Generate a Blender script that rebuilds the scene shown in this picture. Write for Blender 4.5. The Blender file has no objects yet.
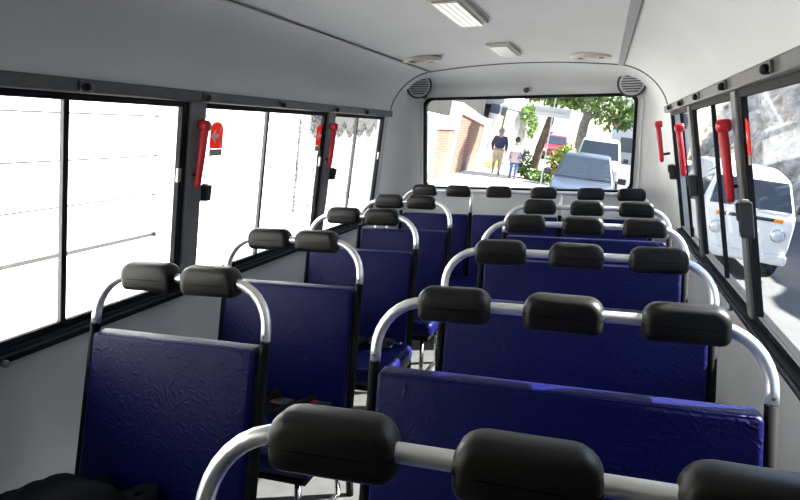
import bpy, bmesh, math, random
from mathutils import Vector, Matrix
random.seed(7)
sc = bpy.context.scene
COL = sc.collection

# ------------------------------------------------------------------ camera
CAM_Z = 1.40
F_PX, PITCH, YAW, ROLL = 616.62, math.radians(10.5856), math.radians(18.0819), math.radians(-0.3465)
cy, sy, cp, sp = math.cos(YAW), math.sin(YAW), math.cos(PITCH), math.sin(PITCH)
fwd = Vector((-sy*cp, cy*cp, -sp)); rgt0 = Vector((cy, sy, 0)); up0 = rgt0.cross(fwd)
rgt = rgt0*math.cos(ROLL) + up0*math.sin(ROLL); upv = up0*math.cos(ROLL) - rgt0*math.sin(ROLL)
cam = bpy.data.objects.new('camera', bpy.data.cameras.new('camera')); COL.objects.link(cam)
M = Matrix((rgt, upv, -fwd)).transposed().to_4x4(); M.translation = Vector((0, 0, CAM_Z)); cam.matrix_world = M
cam.data.sensor_width = 36; cam.data.lens = F_PX/800*36; cam.data.clip_start = .02; cam.data.clip_end = 500
sc.camera = cam
EYE = Vector((0, 0, CAM_Z))
def ray(px, py): return fwd + rgt*((px-400)/F_PX) - upv*((py-250)/F_PX)
def on_y(px, py, Y): d = ray(px, py); return EYE + d*(Y/d.y)
def on_x(px, py, X): d = ray(px, py); return EYE + d*(X/d.x)
def on_z(px, py, Z): d = ray(px, py); return EYE + d*((Z-CAM_Z)/d.z)

# ------------------------------------------------------------------ sky, sun, exposure
sc.view_settings.view_transform = 'Standard'; sc.view_settings.look = 'None'
sc.view_settings.gamma = 1; sc.view_settings.use_curve_mapping = False
sc.view_settings.exposure = 2.2
SUN_DIR = Vector((0.70, 0.30, 0.62)).normalized()
w = bpy.data.worlds.new('sky'); sc.world = w; w.use_nodes = True
nt = w.node_tree; bg = nt.nodes['Background']
sky = nt.nodes.new('ShaderNodeTexSky'); sky.sky_type = 'NISHITA'; sky.sun_disc = False
sky.sun_elevation = math.asin(SUN_DIR.z); sky.sun_rotation = math.atan2(SUN_DIR.x, SUN_DIR.y)
sky.air_density = 1.0; sky.dust_density = 1.2; sky.ozone_density = 1.0; sky.altitude = 100
nt.links.new(sky.outputs[0], bg.inputs[0]); bg.inputs[1].default_value = 0.11
sun = bpy.data.objects.new('sun', bpy.data.lights.new('sun', 'SUN')); COL.objects.link(sun)
sun.data.energy = 7.5; sun.data.angle = math.radians(.6); sun.data.color = (1, .96, .9)
sun.rotation_euler = SUN_DIR.to_track_quat('Z', 'Y').to_euler(); sun.location = (0, 0, 20)

# ------------------------------------------------------------------ materials
MATS = {}
def mat(name, col, rough=.5, metal=0., bump=None, var=None, spec=.5, coat=0., trans=0., emit=None):
    """bump=(scale, strength, distance)  var=(scale, amount)"""
    m = bpy.data.materials.new(name); m.use_nodes = True; MATS[name] = m
    n = m.node_tree; b = n.nodes['Principled BSDF']
    b.inputs['Base Color'].default_value = (*col, 1); b.inputs['Roughness'].default_value = rough
    b.inputs['Metallic'].default_value = metal; b.inputs['Specular IOR Level'].default_value = spec
    b.inputs['Coat Weight'].default_value = coat; b.inputs['Transmission Weight'].default_value = trans
    tc = n.nodes.new('ShaderNodeTexCoord')
    if var:
        t = n.nodes.new('ShaderNodeTexNoise'); t.inputs['Scale'].default_value = var[0]; t.inputs['Detail'].default_value = 5
        n.links.new(tc.outputs['Object'], t.inputs['Vector'])
        r = n.nodes.new('ShaderNodeMapRange'); r.inputs['From Min'].default_value = .3; r.inputs['From Max'].default_value = .7
        r.inputs['To Min'].default_value = 1-var[1]; r.inputs['To Max'].default_value = 1+var[1]
        n.links.new(t.outputs['Fac'], r.inputs['Value'])
        v = n.nodes.new('ShaderNodeVectorMath'); v.operation = 'SCALE'; v.inputs[0].default_value = col
        n.links.new(r.outputs[0], v.inputs['Scale']); n.links.new(v.outputs[0], b.inputs['Base Color'])
    if bump:
        t = n.nodes.new('ShaderNodeTexNoise'); t.inputs['Scale'].default_value = bump[0]; t.inputs['Detail'].default_value = 4
        n.links.new(tc.outputs['Object'], t.inputs['Vector'])
        p = n.nodes.new('ShaderNodeBump'); p.inputs['Strength'].default_value = bump[1]; p.inputs['Distance'].default_value = bump[2]
        n.links.new(t.outputs['Fac'], p.inputs['Height']); n.links.new(p.outputs[0], b.inputs['Normal'])
    return m
mat('headliner', (.73, .735, .73), .85, bump=(260, .25, .002), var=(2.5, .03))
mat('cabin_grey', (.54, .555, .56), .6, var=(3, .04))
mat('rear_white', (.70, .715, .715), .55, var=(4, .03))
mat('dark_front', (.07, .07, .072), .7)  # kept dark so the unseen front throws little light back
mat('bead', (.13, .13, .125), .5)
mat('strip', (.42, .43, .43), .5)
mat('rail', (.085, .088, .088), .42, metal=.25, var=(12, .15))
mat('pillar', (.17, .18, .185), .5, var=(9, .1))
mat('rubber', (.010, .011, .012), .65, spec=.2)
mat('bolt_steel', (.35, .35, .35), .35, metal=.9)
mat('floor_vinyl', (.075, .077, .077), .6, var=(14, .15), bump=(300, .2, .001))
mat('tube_alu', (.92, .92, .91), .32, metal=.75, bump=(160, .03, .001))
mat('post_black', (.006, .006, .006), .75, spec=.1)
mat('black_vinyl', (.0062, .0060, .0054), .42, bump=(420, .35, .0006), spec=.32)
mat('seam_black', (.002, .002, .002), .9, spec=0)
mat('chrome', (.8, .8, .8), .12, metal=1.)
mat('strap_black', (.005, .005, .005), .75, spec=.12, bump=(500, .4, .0008))
mat('buckle_red', (.10, .005, .005), .5)
mat('handle_red', (.60, .018, .03), .38)
mat('latch_black', (.02, .021, .022), .4)
mat('clip_metal', (.5, .46, .4), .35, metal=.8)
mat('sticker_red', (.85, .07, .03), .5)
mat('sticker_white', (.92, .92, .90), .5)
mat('sticker_grey', (.42, .40, .36), .6)
mat('lamp_beige', (.62, .59, .48), .45)
mat('lamp_lens', (.78, .78, .74), .3)
mat('speaker_grey', (.5, .52, .53), .5)
mat('speaker_dark', (.03, .03, .032), .6)
mat('bag_black', (.004, .004, .0045), .75, spec=.12, bump=(30, .5, .01))
mat('dot_dark', (.05, .05, .05), .5)
# blue vinyl: fine grain over slack creases
def blue():
    m = mat('blue_vinyl', (.0040, .0048, .060), .42, spec=.13)
    n = m.node_tree; b = n.nodes['Principled BSDF']; tc = n.nodes.new('ShaderNodeTexCoord')
    a = n.nodes.new('ShaderNodeTexNoise'); a.noise_type = 'RIDGED_MULTIFRACTAL'; a.inputs['Scale'].default_value = 30; a.inputs['Detail'].default_value = 4; a.inputs['Distortion'].default_value = 1.6
    g = n.nodes.new('ShaderNodeTexNoise'); g.inputs['Scale'].default_value = 220
    n.links.new(tc.outputs['Object'], a.inputs['Vector']); n.links.new(tc.outputs['Object'], g.inputs['Vector'])
    ad = n.nodes.new('ShaderNodeMath'); ad.operation = 'MULTIPLY_ADD'; ad.inputs[1].default_value = .30
    n.links.new(g.outputs['Fac'], ad.inputs[0]); n.links.new(a.outputs['Fac'], ad.inputs[2])
    p = n.nodes.new('ShaderNodeBump'); p.inputs['Strength'].default_value = .75; p.inputs['Distance'].default_value = .004
    n.links.new(ad.outputs[0], p.inputs['Height']); n.links.new(p.outputs[0], b.inputs['Normal'])
blue()
def glassmat(name, tint, gloss):
    m = bpy.data.materials.new(name); m.use_nodes = True; MATS[name] = m; n = m.node_tree
    n.nodes.remove(n.nodes['Principled BSDF']); out = n.nodes['Material Output']
    t = n.nodes.new('ShaderNodeBsdfTransparent'); t.inputs[0].default_value = (*tint, 1)
    g = n.nodes.new('ShaderNodeBsdfGlossy'); g.inputs['Roughness'].default_value = .02
    lw = n.nodes.new('ShaderNodeLayerWeight'); lw.inputs['Blend'].default_value = .5
    pw = n.nodes.new('ShaderNodeMath'); pw.operation = 'POWER'; pw.inputs[1].default_value = 5; n.links.new(lw.outputs['Facing'], pw.inputs[0])
    f = n.nodes.new('ShaderNodeMath'); f.operation = 'MULTIPLY_ADD'; f.inputs[1].default_value = gloss; f.inputs[2].default_value = .02; n.links.new(pw.outputs[0], f.inputs[0])
    mx = n.nodes.new('ShaderNodeMixShader')
    n.links.new(f.outputs[0], mx.inputs[0]); n.links.new(t.outputs[0], mx.inputs[1]); n.links.new(g.outputs[0], mx.inputs[2])
    n.links.new(mx.outputs[0], out.inputs[0]); return m
glassmat('window_glass', (.97, .985, .98), .22)
# outside
mat('asphalt', (.085, .085, .088), .85, var=(1.5, .12), bump=(60, .4, .01))
mat('pavement', (.58, .57, .55), .85, var=(2, .1), bump=(30, .3, .01))
mat('kerb_stone', (.42, .41, .39), .85, var=(3, .15))
mat('white_render', (.75, .74, .72), .8, var=(1.2, .05), bump=(20, .3, .01))
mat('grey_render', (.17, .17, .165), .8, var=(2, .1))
mat('garage_white', (.80, .80, .79), .6, var=(1, .04))
mat('dark_gap', (.02, .02, .02), .8)
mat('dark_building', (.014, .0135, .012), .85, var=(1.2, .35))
mat('wood_gate', (.33, .20, .11), .7, var=(4, .3))
mat('awning_grey', (.035, .033, .033), .8, var=(6, .2))
mat('bark', (.115, .08, .055), .9, var=(6, .4), bump=(18, .8, .04))
mat('bark_grey', (.17, .16, .145), .9, var=(6, .35), bump=(18, .8, .04))
mat('leaf_green', (.10, .17, .035), .6, var=(2, .5))
mat('leaf_light', (.24, .33, .06), .6, var=(2, .5))
mat('flower_pink', (.75, .12, .55), .6)
mat('flower_red', (.65, .03, .06), .6)
mat('car_blue', (.06, .075, .105), .3, metal=.2, coat=.6)
mat('car_white', (.80, .80, .79), .35, coat=.4)
mat('car_red', (.50, .02, .04), .3, coat=.5)
mat('car_glass', (.03, .04, .055), .08, spec=.45)
mat('tyre', (.02, .02, .02), .8)
mat('hub_grey', (.45, .45, .45), .4, metal=.6)
mat('trim_dark', (.025, .025, .027), .5)
mat('lamp_glass', (.75, .76, .78), .1, metal=.3)
mat('indicator', (.85, .28, .03), .3)
mat('plate_white', (.75, .75, .73), .5)
mat('rock', (.42, .40, .37), .9, var=(1.3, .6), bump=(5, .8, .1))
mat('skin', (.42, .24, .16), .6)
mat('navy_cloth', (.025, .03, .075), .8)
mat('khaki_cloth', (.50, .38, .26), .85)
mat('white_cloth', (.78, .76, .76), .85)
mat('mauve_cloth', (.40, .31, .31), .85)
mat('jean_cloth', (.07, .10, .30), .85)
mat('hair_dark', (.02, .016, .014), .6)
mat('cap_grey', (.22, .20, .20), .8)
mat('shoe_dark', (.03, .025, .02), .6)
mat('window_dark', (.10, .12, .14), .2)
mat('sign_white', (.40, .40, .385), .5)
mat('pole_grey', (.38, .38, .38), .5, metal=.4)
for nm in ('sticker_red', 'sticker_white', 'sticker_grey'):      # printed film lets daylight through
    n = MATS[nm].node_tree; b = n.nodes['Principled BSDF']; tr = n.nodes.new('ShaderNodeBsdfTranslucent'); tr.inputs[0].default_value = b.inputs['Base Color'].default_value
    mx = n.nodes.new('ShaderNodeMixShader'); mx.inputs[0].default_value = .35
    n.links.new(b.outputs[0], mx.inputs[1]); n.links.new(tr.outputs[0], mx.inputs[2]); n.links.new(mx.outputs[0], n.nodes['Material Output'].inputs[0])
def brickmat():
    m = mat('brick', (.5, .25, .18), .85); n = m.node_tree; b = n.nodes['Principled BSDF']
    tc = n.nodes.new('ShaderNodeTexCoord'); mp = n.nodes.new('ShaderNodeMapping')
    mp.inputs['Rotation'].default_value = (math.radians(90), 0, math.radians(90))
    br = n.nodes.new('ShaderNodeTexBrick'); br.inputs['Color1'].default_value = (.125, .040, .024, 1); br.inputs['Color2'].default_value = (.16, .060, .038, 1)
    br.inputs['Mortar'].default_value = (.19, .125, .095, 1); br.inputs['Scale'].default_value = 1; br.inputs['Brick Width'].default_value = .26; br.inputs['Row Height'].default_value = .085; br.inputs['Mortar Size'].default_value = .012
    sx = n.nodes.new('ShaderNodeSeparateXYZ'); cb = n.nodes.new('ShaderNodeCombineXYZ')
    n.links.new(tc.outputs['Object'], sx.inputs[0]); n.links.new(sx.outputs['Y'], cb.inputs['X']); n.links.new(sx.outputs['Z'], cb.inputs['Y'])
    n.links.new(cb.outputs[0], br.inputs['Vector']); n.links.new(br.outputs['Color'], b.inputs['Base Color'])
brickmat()
def stonemat():
    m = mat('stone_clad', (.5, .5, .5), .85); n = m.node_tree; b = n.nodes['Principled BSDF']
    tc = n.nodes.new('ShaderNodeTexCoord'); v = n.nodes.new('ShaderNodeTexVoronoi'); v.inputs['Scale'].default_value = 24
    n.links.new(tc.outputs['Object'], v.inputs['Vector']); r = n.nodes.new('ShaderNodeValToRGB')
    r.color_ramp.elements[0].color = (.32, .315, .31, 1); r.color_ramp.elements[1].color = (.06, .058, .055, 1)
    r.color_ramp.elements[0].position = .3; r.color_ramp.elements[1].position = .75
    n.links.new(v.outputs['Distance'], r.inputs[0]); n.links.new(r.outputs[0], b.inputs['Base Color'])
stonemat()

# ------------------------------------------------------------------ object helpers
def obj(name, me, material=None, parent=None, smooth=False):
    if isinstance(me, bmesh.types.BMesh):
        bmesh.ops.recalc_face_normals(me, faces=me.faces)
        d = bpy.data.meshes.new(name); me.to_mesh(d); me.free(); me = d
    if material: me.materials.append(MATS[material])
    if smooth:
        for p in me.polygons: p.use_smooth = True
    o = bpy.data.objects.new(name, me); COL.objects.link(o)
    if parent: o.parent = parent
    return o
def tag(o, label=None, cat=None, group=None, kind=None):
    if label: o['label'] = label
    if cat: o['category'] = cat
    if group: o['group'] = group
    if kind: o['kind'] = kind
    return o
def thing(name, label, cat, loc=(0, 0, 0), group=None):
    o = bpy.data.objects.new(name, None); COL.objects.link(o); o.location = loc; o.empty_display_size = .1
    return tag(o, label, cat, group)
def copy_tree(o, parent=None):
    c = o.copy(); COL.objects.link(c)
    if parent: c.parent = parent
    for ch in o.children: copy_tree(ch, c)
    return c
def hexa(v8, bm=None):
    bm = bm or bmesh.new(); v = [bm.verts.new(p) for p in v8]
    for f in ((0, 1, 2, 3), (4, 5, 6, 7), (0, 1, 5, 4), (1, 2, 6, 5), (2, 3, 7, 6), (3, 0, 4, 7)): bm.faces.new([v[i] for i in f])
    return bm
def box(x0, x1, y0, y1, z0, z1, bm=None):
    return hexa([(x0, y0, z0), (x1, y0, z0), (x1, y1, z0), (x0, y1, z0), (x0, y0, z1), (x1, y0, z1), (x1, y1, z1), (x0, y1, z1)], bm)
def bevel(bm, r, seg=3):
    bmesh.ops.recalc_face_normals(bm, faces=bm.faces)
    bmesh.ops.bevel(bm, geom=list(bm.edges), offset=r, segments=seg, profile=.5, affect='EDGES', clamp_overlap=True); return bm
def tube(pts, r, n=12, bm=None, cap=True):
    bm = bm or bmesh.new(); pts = [Vector(p) for p in pts]; rr = r if isinstance(r, (list, tuple)) else [r]*len(pts)
    rings = []; prev = None
    for i, p in enumerate(pts):
        t = (pts[min(i+1, len(pts)-1)] - pts[max(i-1, 0)]).normalized()
        if prev is None: a = t.orthogonal().normalized()
        else: a = (prev - t*prev.dot(t)).normalized()
        prev = a; b = t.cross(a)
        rings.append([bm.verts.new(p + (a*math.cos(2*math.pi*k/n) + b*math.sin(2*math.pi*k/n))*rr[i]) for k in range(n)])
    for i in range(len(rings)-1):
        for k in range(n): bm.faces.new((rings[i][k], rings[i][(k+1) % n], rings[i+1][(k+1) % n], rings[i+1][k]))
    if cap: bm.faces.new(rings[0]); bm.faces.new(rings[-1][::-1])
    return bm
def smooth_angle(o, ang=40):
    for p in o.data.polygons: p.use_smooth = True
    try: o.data.set_sharp_from_angle(angle=math.radians(ang))
    except Exception: pass
    return o
def grid(rows, bm=None):
    bm = bm or bmesh.new(); V = [[bm.verts.new(p) for p in r] for r in rows]
    for i in range(len(V)-1):
        for j in range(len(V[0])-1): bm.faces.new((V[i][j], V[i][j+1], V[i+1][j+1], V[i+1][j]))
    return bm

# ------------------------------------------------------------------ the bus shell
XC = -.5775
Y_FRONT, Y_SEAM, Y_REAR = -1.5, 4.52, 4.85
Z_SILL, Z_TOP = .785, 1.525
def hw(z): return .980 + .156*(1.55-z) if z > .74 else .980 + .156*.81
def W(s, y, z, d=0.): return Vector((XC + s*(hw(z)-d), y, z))
def wbox(s, y0, y1, z0, z1, d0, d1, bm=None):
    return hexa([W(s, y0, z0, d0), W(s, y1, z0, d0), W(s, y1, z0, d1), W(s, y0, z0, d1), W(s, y0, z1, d0), W(s, y1, z1, d0), W(s, y1, z1, d1), W(s, y0, z1, d1)], bm)
tag(obj('floor', box(XC-1.12, XC+1.12, Y_FRONT, Y_REAR+.02, -.05, 0), 'floor_vinyl'), kind='structure')
# ceiling: shallow arch between the two strips, coves down to the window rails
def arch(x): return 1.892 - .038*(x/.66)**2
xs = [-.66+1.32*i/16 for i in range(17)]
rows = [[(XC+x, y, arch(x)) for x in xs] for y in [Y_FRONT + (Y_SEAM-Y_FRONT)*i/8 for i in range(9)]]
bm = grid(rows); grid([[(XC+x, y, arch(x)+.05) for x in xs] for y in (Y_FRONT, Y_SEAM)], bm)
ceiling = tag(obj('ceiling', bm, 'headliner', smooth=True), kind='structure')
def cove(n=14):
    # from rail top (hw, 1.575) to strip (.66, 1.854), outward bulging
    p0, p1, p2, p3 = Vector((hw(1.565)-.004, 1.565)), Vector((hw(1.70)-.008, 1.71)), Vector((.80, 1.838)), Vector((.66, 1.854)); r = []
    for i in range(n+1):
        t = i/n; r.append(p0*(1-t)**3 + p1*3*t*(1-t)**2 + p2*3*t*t*(1-t) + p3*t**3)
    return r
CV = cove()
for s in (-1, 1):
    ys = [Y_FRONT + (Y_SEAM-Y_FRONT)*i/10 for i in range(11)]
    bm = grid([[(XC+s*p.x, y, p.y) for p in CV] for y in ys])
    grid([[(XC+s*(p.x+.045), y, p.y+.045) for p in CV] for y in (Y_FRONT, Y_SEAM)], bm)
    tag(obj('cove_panel', bm, 'headliner', ceiling, smooth=True))
    k = 1 if s < 0 else 2
    wd = .012 if s < 0 else .019
    bm = box(XC+s*.66-wd, XC+s*.66+wd, Y_FRONT, Y_SEAM, 1.846, 1.856)
    t = tag(obj('trim_%d' % k, bm, 'strip'), kind='structure')
    obj('bead', tube([(XC+s*.66+wd, y, 1.849) for y in (Y_FRONT, Y_SEAM)], .004, 8), 'bead', t)

SIDES = {-1: dict(name='left', pil=[-.41, .87, 2.16, 3.46], div=[.24, 1.52, 2.73, 3.90], end=4.42),
         1: dict(name='right', pil=[-.20, 1.03, 2.31, 3.45], div=[.40, 1.59, 2.83, 3.93], end=4.42)}
BOLTS = {-1: [.3, .95, 1.56, 2.18, 2.80, 3.46, 3.95], 1: [.4, 1.1, 1.72, 2.30, 2.92, 3.50, 4.05]}
PW = {-1: .052, 1: .036}
wn = 1
for s, S in SIDES.items():
    nm = S['name']
    bm = wbox(s, Y_FRONT, Y_SEAM, 0, Z_SILL-.045, -.05, 0)
    wall = tag(obj('wall_'+nm, bm, 'cabin_grey'), kind='structure')
    # posts between windows
    for y in S['pil']:
        b = wbox(s, y-PW[s], y+PW[s], Z_SILL-.02, Z_TOP+.02, -.014, .016); obj('pillar', bevel(b, .005, 2), 'pillar', wall)
    obj('end_post', wbox(s, S['end'], Y_SEAM+.01, Z_SILL-.045, 1.60, -.05, 0), 'cabin_grey', wall)
    obj('end_post', wbox(s, Y_FRONT, Y_FRONT+.1, Z_SILL-.045, 1.60, -.05, 0), 'cabin_grey', wall)
    b = wbox(s, Y_FRONT, Y_SEAM-.01, 1.532, 1.575, -.03, .034); obj('upper_rail', bevel(b, .006, 2), 'rail', wall)
    b = wbox(s, Y_FRONT, S['end']+.02, Z_SILL-.048, Z_SILL-.006, -.05, .030); obj('lower_rail', bevel(b, .005, 2), 'rubber', wall)
    obj('rail_lip', wbox(s, Y_FRONT, S['end']+.02, Z_SILL-.026, Z_SILL-.018, .028, .036), 'rail', wall)
    for y in BOLTS[s]:
        c = W(s, y, 1.548, .034); bk = obj('bracket', bevel(wbox(s, y-.028, y+.028, 1.538, 1.568, .030, .042), .004, 2), 'rail', wall)
        obj('knob', tube([c+Vector((-s*.004, -.008, 0)), c+Vector((-s*.018, -.008, 0)), c+Vector((-s*.024, -.008, 0))], [.013, .013, .008], 12), 'rubber', bk, True)
    for y in ([.5, 1.28, 2.42, 3.2] if s < 0 else [.3, 1.02, 1.60, 2.55, 3.4]):
        c = W(s, y, Z_SILL-.042, .030)
        obj('bolt', tube([c, c+Vector((-s*.012, 0, 0)), c+Vector((-s*.017, 0, 0))], [.012, .012, .007], 10), 'bolt_steel', wall, True)
    # window bays
    edges = [Y_FRONT+.1] + S['pil'] + [S['end']]
    for i in range(len(edges)-1):
        y0 = edges[i] + (PW[s] if i else 0); y1 = edges[i+1] - (PW[s] if i < len(edges)-2 else 0)
        if i == 0 or (s > 0 and i == 1):      # unseen front bays, filled in dark to cut the light
            obj('light_block_panel', wbox(s, y0-.01, y1, Z_SILL-.02, Z_TOP+.02, -.014, .006), 'dark_front', wall); continue
        a0, a1, z0, z1, t = y0-.01, y1+.0, Z_SILL-.01, Z_TOP+.012, .026
        bm = wbox(s, a0, a1, z0, z0+t, -.014, .006); wbox(s, a0, a1, z1-t, z1, -.014, .006, bm)
        wbox(s, a0, a0+t*.7, z0+t, z1-t, -.014, .006, bm); wbox(s, a1-t*1.5, a1, z0+t, z1-t, -.014, .006, bm)
        win = tag(obj('window_%d' % wn, bm, 'rubber'), kind='structure'); wn += 1
        dv = S['div'][i-1] if i else (y0+y1)/2
        obj('pane', wbox(s, y0+.012, dv, z0+t, z1-t, -.011, -.009), 'window_glass', win)
        obj('pane', wbox(s, dv, y1-.03, z0+t, z1-t, -.006, -.004), 'window_glass', win)
        obj('divider', wbox(s, dv-.008, dv+.012, z0+t, z1-t, -.013, .003), 'rubber', win)
        if s < 0: obj('divider_edge', wbox(s, dv-.0115, dv-.0085, z0+t, z1-t, -.010, .0045), 'rail', win)
        for yy in ((y1-.045,) if s < 0 else ()):
            obj('catch', bevel(wbox(s, yy-.010, yy+.010, 1.22, 1.275, .004, .016), .003, 2), 'clip_metal', win)

# rear end: seam profile lofted to the flat panel round the window
WX0, WX1, WZ0, WZ1 = -1.362, .206, .980, 1.672      # rear window opening
def profile(inset, y, top, zc):
    """inverted U: floor - wall - cove - roof - cove - wall - floor, pulled in by inset towards the flat panel outline"""
    out = []
    for i in range(9):
        z = 1.575*i/8; out.append((-hw(z), z))
    out += [(-p.x, p.y) for p in CV[1:]]
    L = out; mid = [(x, arch(x)) for x in xs[1:-1]]
    return L + mid + [(-a, b) for a, b in L[::-1]]
P0 = profile(0, 0, 0, 0)
def flat(p):
    x, z = p; zt = WZ1+.045; hx = .835
    # map to rounded outline of flat panel
    zz = min(z, zt); k = max(0, (z-1.45)/(1.893-1.45)); 
    return x, z
n0 = len(P0)
def target(i):
    x, z = P0[i]
    s = -1 if x < 0 else 1
    if i < 9 or i >= n0-9: return (s*.838, z*(1.60/1.575))
    # corner and header
    j = i-8 if x < 0 else n0-9-i
    nc = len(CV)-1
    if j <= nc:
        a = j/nc*math.pi/2; r = .10
        return (s*(.838 - r + r*math.cos(a)), 1.60 + .11*math.sin(a)) if j else (s*.838, 1.60)
    return (x/.66*.738, 1.71)
T0 = [target(i) for i in range(n0)]
rings = []
for f, yy in ((0, Y_SEAM), (.10, Y_SEAM+.12), (.28, Y_SEAM+.215), (.55, Y_SEAM+.285), (.8, Y_SEAM+.318), (1, Y_REAR-.002)):
    rings.append([(XC + a[0]*(1-f)+b[0]*f, yy, a[1]*(1-f)+b[1]*f) for a, b in zip(P0, T0)])
bm = grid(rings)
# flat panel with the rounded window hole
def rrect(x0, x1, z0, z1, r, n=6):
    pts = []
    for cx, cz, a0 in ((x1-r, z0+r, -90), (x1-r, z1-r, 0), (x0+r, z1-r, 90), (x0+r, z0+r, 180)):
        for k in range(n+1): a = math.radians(a0+90*k/n); pts.append((cx+r*math.cos(a), cz+r*math.sin(a)))
    return pts
def ring_plate(outer, inner, y0, y1, bm=None):
    bm = bm or bmesh.new(); n = len(outer)
    A = [[bm.verts.new((p[0], y, p[1])) for p in q] for q in (outer, inner) for y in (y0, y1)]
    for k in range(n):
        j = (k+1) % n
        bm.faces.new((A[0][k], A[0][j], A[2][j], A[2][k])); bm.faces.new((A[1][k], A[1][j], A[3][j], A[3][k]))
        bm.faces.new((A[2][k], A[2][j], A[3][j], A[3][k])); bm.faces.new((A[0][k], A[0][j], A[1][j], A[1][k]))
    return bm
wall_rear = tag(obj('wall_rear', bm, 'rear_white', smooth=True), kind='structure')
ox = rrect(XC-.838, XC+.838, .60, 1.712, .10); ix = rrect(WX0, WX1, WZ0, WZ1, .05)
obj('window_surround', ring_plate(ox, ix, Y_REAR-.004, Y_REAR+.03), 'rear_white', wall_rear)
obj('lower_panel', box(XC-.838, XC+.838, Y_REAR-.004, Y_REAR+.03, 0, .72), 'rear_white', wall_rear)
# narrow raised ledge each side of the rear window
for x0, x1 in ((WX0-.05, WX0-.036), (WX1+.036, WX1+.05)):
    obj('ledge', bevel(box(x0, x1, Y_REAR-.016, Y_REAR-.002, .8, 1.66), .004, 2), 'rear_white', wall_rear)
obj('seam_bead', tube([(XC+a[0]*.998, Y_SEAM, a[1]-.002) for a in P0[8:n0-8]], .0055, 8), 'bead', wall_rear, True)
for px, py in ((424, 96), (526, 90), (630, 95)):
    p = on_y(px, py, Y_REAR-.03)
    obj('plug', tube([p+Vector((0, .03, .0)), p+Vector((0, -.004, 0)), p+Vector((0, -.01, 0))], [.020, .020, .010], 10), 'dot_dark', wall_rear, True)
rw = tag(obj('window_%d' % wn, ring_plate(rrect(WX0-.014, WX1+.014, WZ0-.014, WZ1+.014, .062), rrect(WX0+.008, WX1-.008, WZ0+.008, WZ1-.008, .055), Y_REAR-.016, Y_REAR+.034), 'rubber'), kind='structure'); wn += 1
obj('pane', ring_plate(rrect(WX0, WX1, WZ0, WZ1, .05), rrect(XC-.01, XC+.01, 1.32, 1.33, .004), Y_REAR+.010, Y_REAR+.014), 'window_glass', rw)
obj('added_sun_block', bevel(box(XC-.95, XC+.95, Y_REAR+.03, Y_REAR+.34, 1.735, 1.775), .01, 2), 'rear_white', wall_rear)  # unseen roof lip added to keep sun off the rear corner
# unseen partition wall, shut to hold back light from behind the camera
tag(obj('wall_front', box(XC-1.12, XC+1.12, Y_FRONT-.05, Y_FRONT, 0, 1.92), 'dark_front'), kind='structure')

# ------------------------------------------------------------------ bench seats
ZB, REC, ZJ = .979, .27, .822
def back_y(z): return -(ZB-z)*REC
def headrest_mesh():
    w_, h_, d_ = .093, .044, .036
    def outline(ins):
        pts = []; a, b = w_-ins, h_-ins
        for cx, cz, r, a0 in ((1, -1, .020, -90), (1, 1, .038, 0), (-1, 1, .038, 90), (-1, -1, .020, 180)):
            r = max(.004, r-ins*.6)
            for k in range(6): t = math.radians(a0+18*k); pts.append((cx*(a-r)+r*math.cos(t), cz*(b-r)+r*math.sin(t)))
        return pts
    bm = bmesh.new(); R = []
    for yy, ins in ((-1, .020), (-.93, .010), (-.75, .004), (-.4, 0), (.4, 0), (.75, .004), (.93, .010), (1, .020)):
        R.append([bm.verts.new((x, yy*d_, z)) for x, z in outline(ins)])
    n = len(R[0])
    for i in range(len(R)-1):
        for k in range(n): bm.faces.new((R[i][k], R[i][(k+1) % n], R[i+1][(k+1) % n], R[i+1][k]))
    bm.faces.new(R[0]); bm.faces.new(R[-1])
    bmesh.ops.recalc_face_normals(bm, faces=bm.faces)
    return bm
_h = bpy.data.meshes.new('headrest'); b_ = headrest_mesh(); b_.to_mesh(_h); b_.free(); _h.materials.append(MATS['black_vinyl'])
for p in _h.polygons: p.use_smooth = True
def seam_mesh():
    pts = []
    for k in range(41):
        t = 2*math.pi*k/40; c, s_ = math.cos(t), math.sin(t); e = .32
        pts.append((.0925*math.copysign(abs(c)**e, c), .0357*math.copysign(abs(s_)**e, s_), -.004))
    return tube(pts, .0010, 6, cap=False)
_s = bpy.data.meshes.new('seam'); b_ = seam_mesh(); b_.to_mesh(_s); b_.free(); _s.materials.append(MATS['seam_black'])
def headrest(parent, x):
    h = bpy.data.objects.new('headrest', _h); COL.objects.link(h); h.parent = parent; h.location = (x, 0, ZB)
    h.rotation_euler = (math.radians(random.uniform(-5, 3)), math.radians(random.uniform(-1, 1)), math.radians(random.uniform(-2, 2)))
    q = bpy.data.objects.new('seam', _s); COL.objects.link(q); q.parent = h
def pad(x0, x1, zt, zb, thick, r):
    """reclined backrest cushion, slightly crowned"""
    bm = bmesh.new(); nx, nz = 14, 8
    bm = box(x0, x1, -thick/2, thick/2, 0, zt-zb)
    bevel(bm, r, 4)
    mt = Matrix.Translation((0, back_y(zb)+.012, zb)) @ Matrix.Shear('XY', 4, (0, 0))
    for v in bm.verts:
        v.co.y += back_y(zb+v.co.z); v.co.z += zb
    return bm
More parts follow.
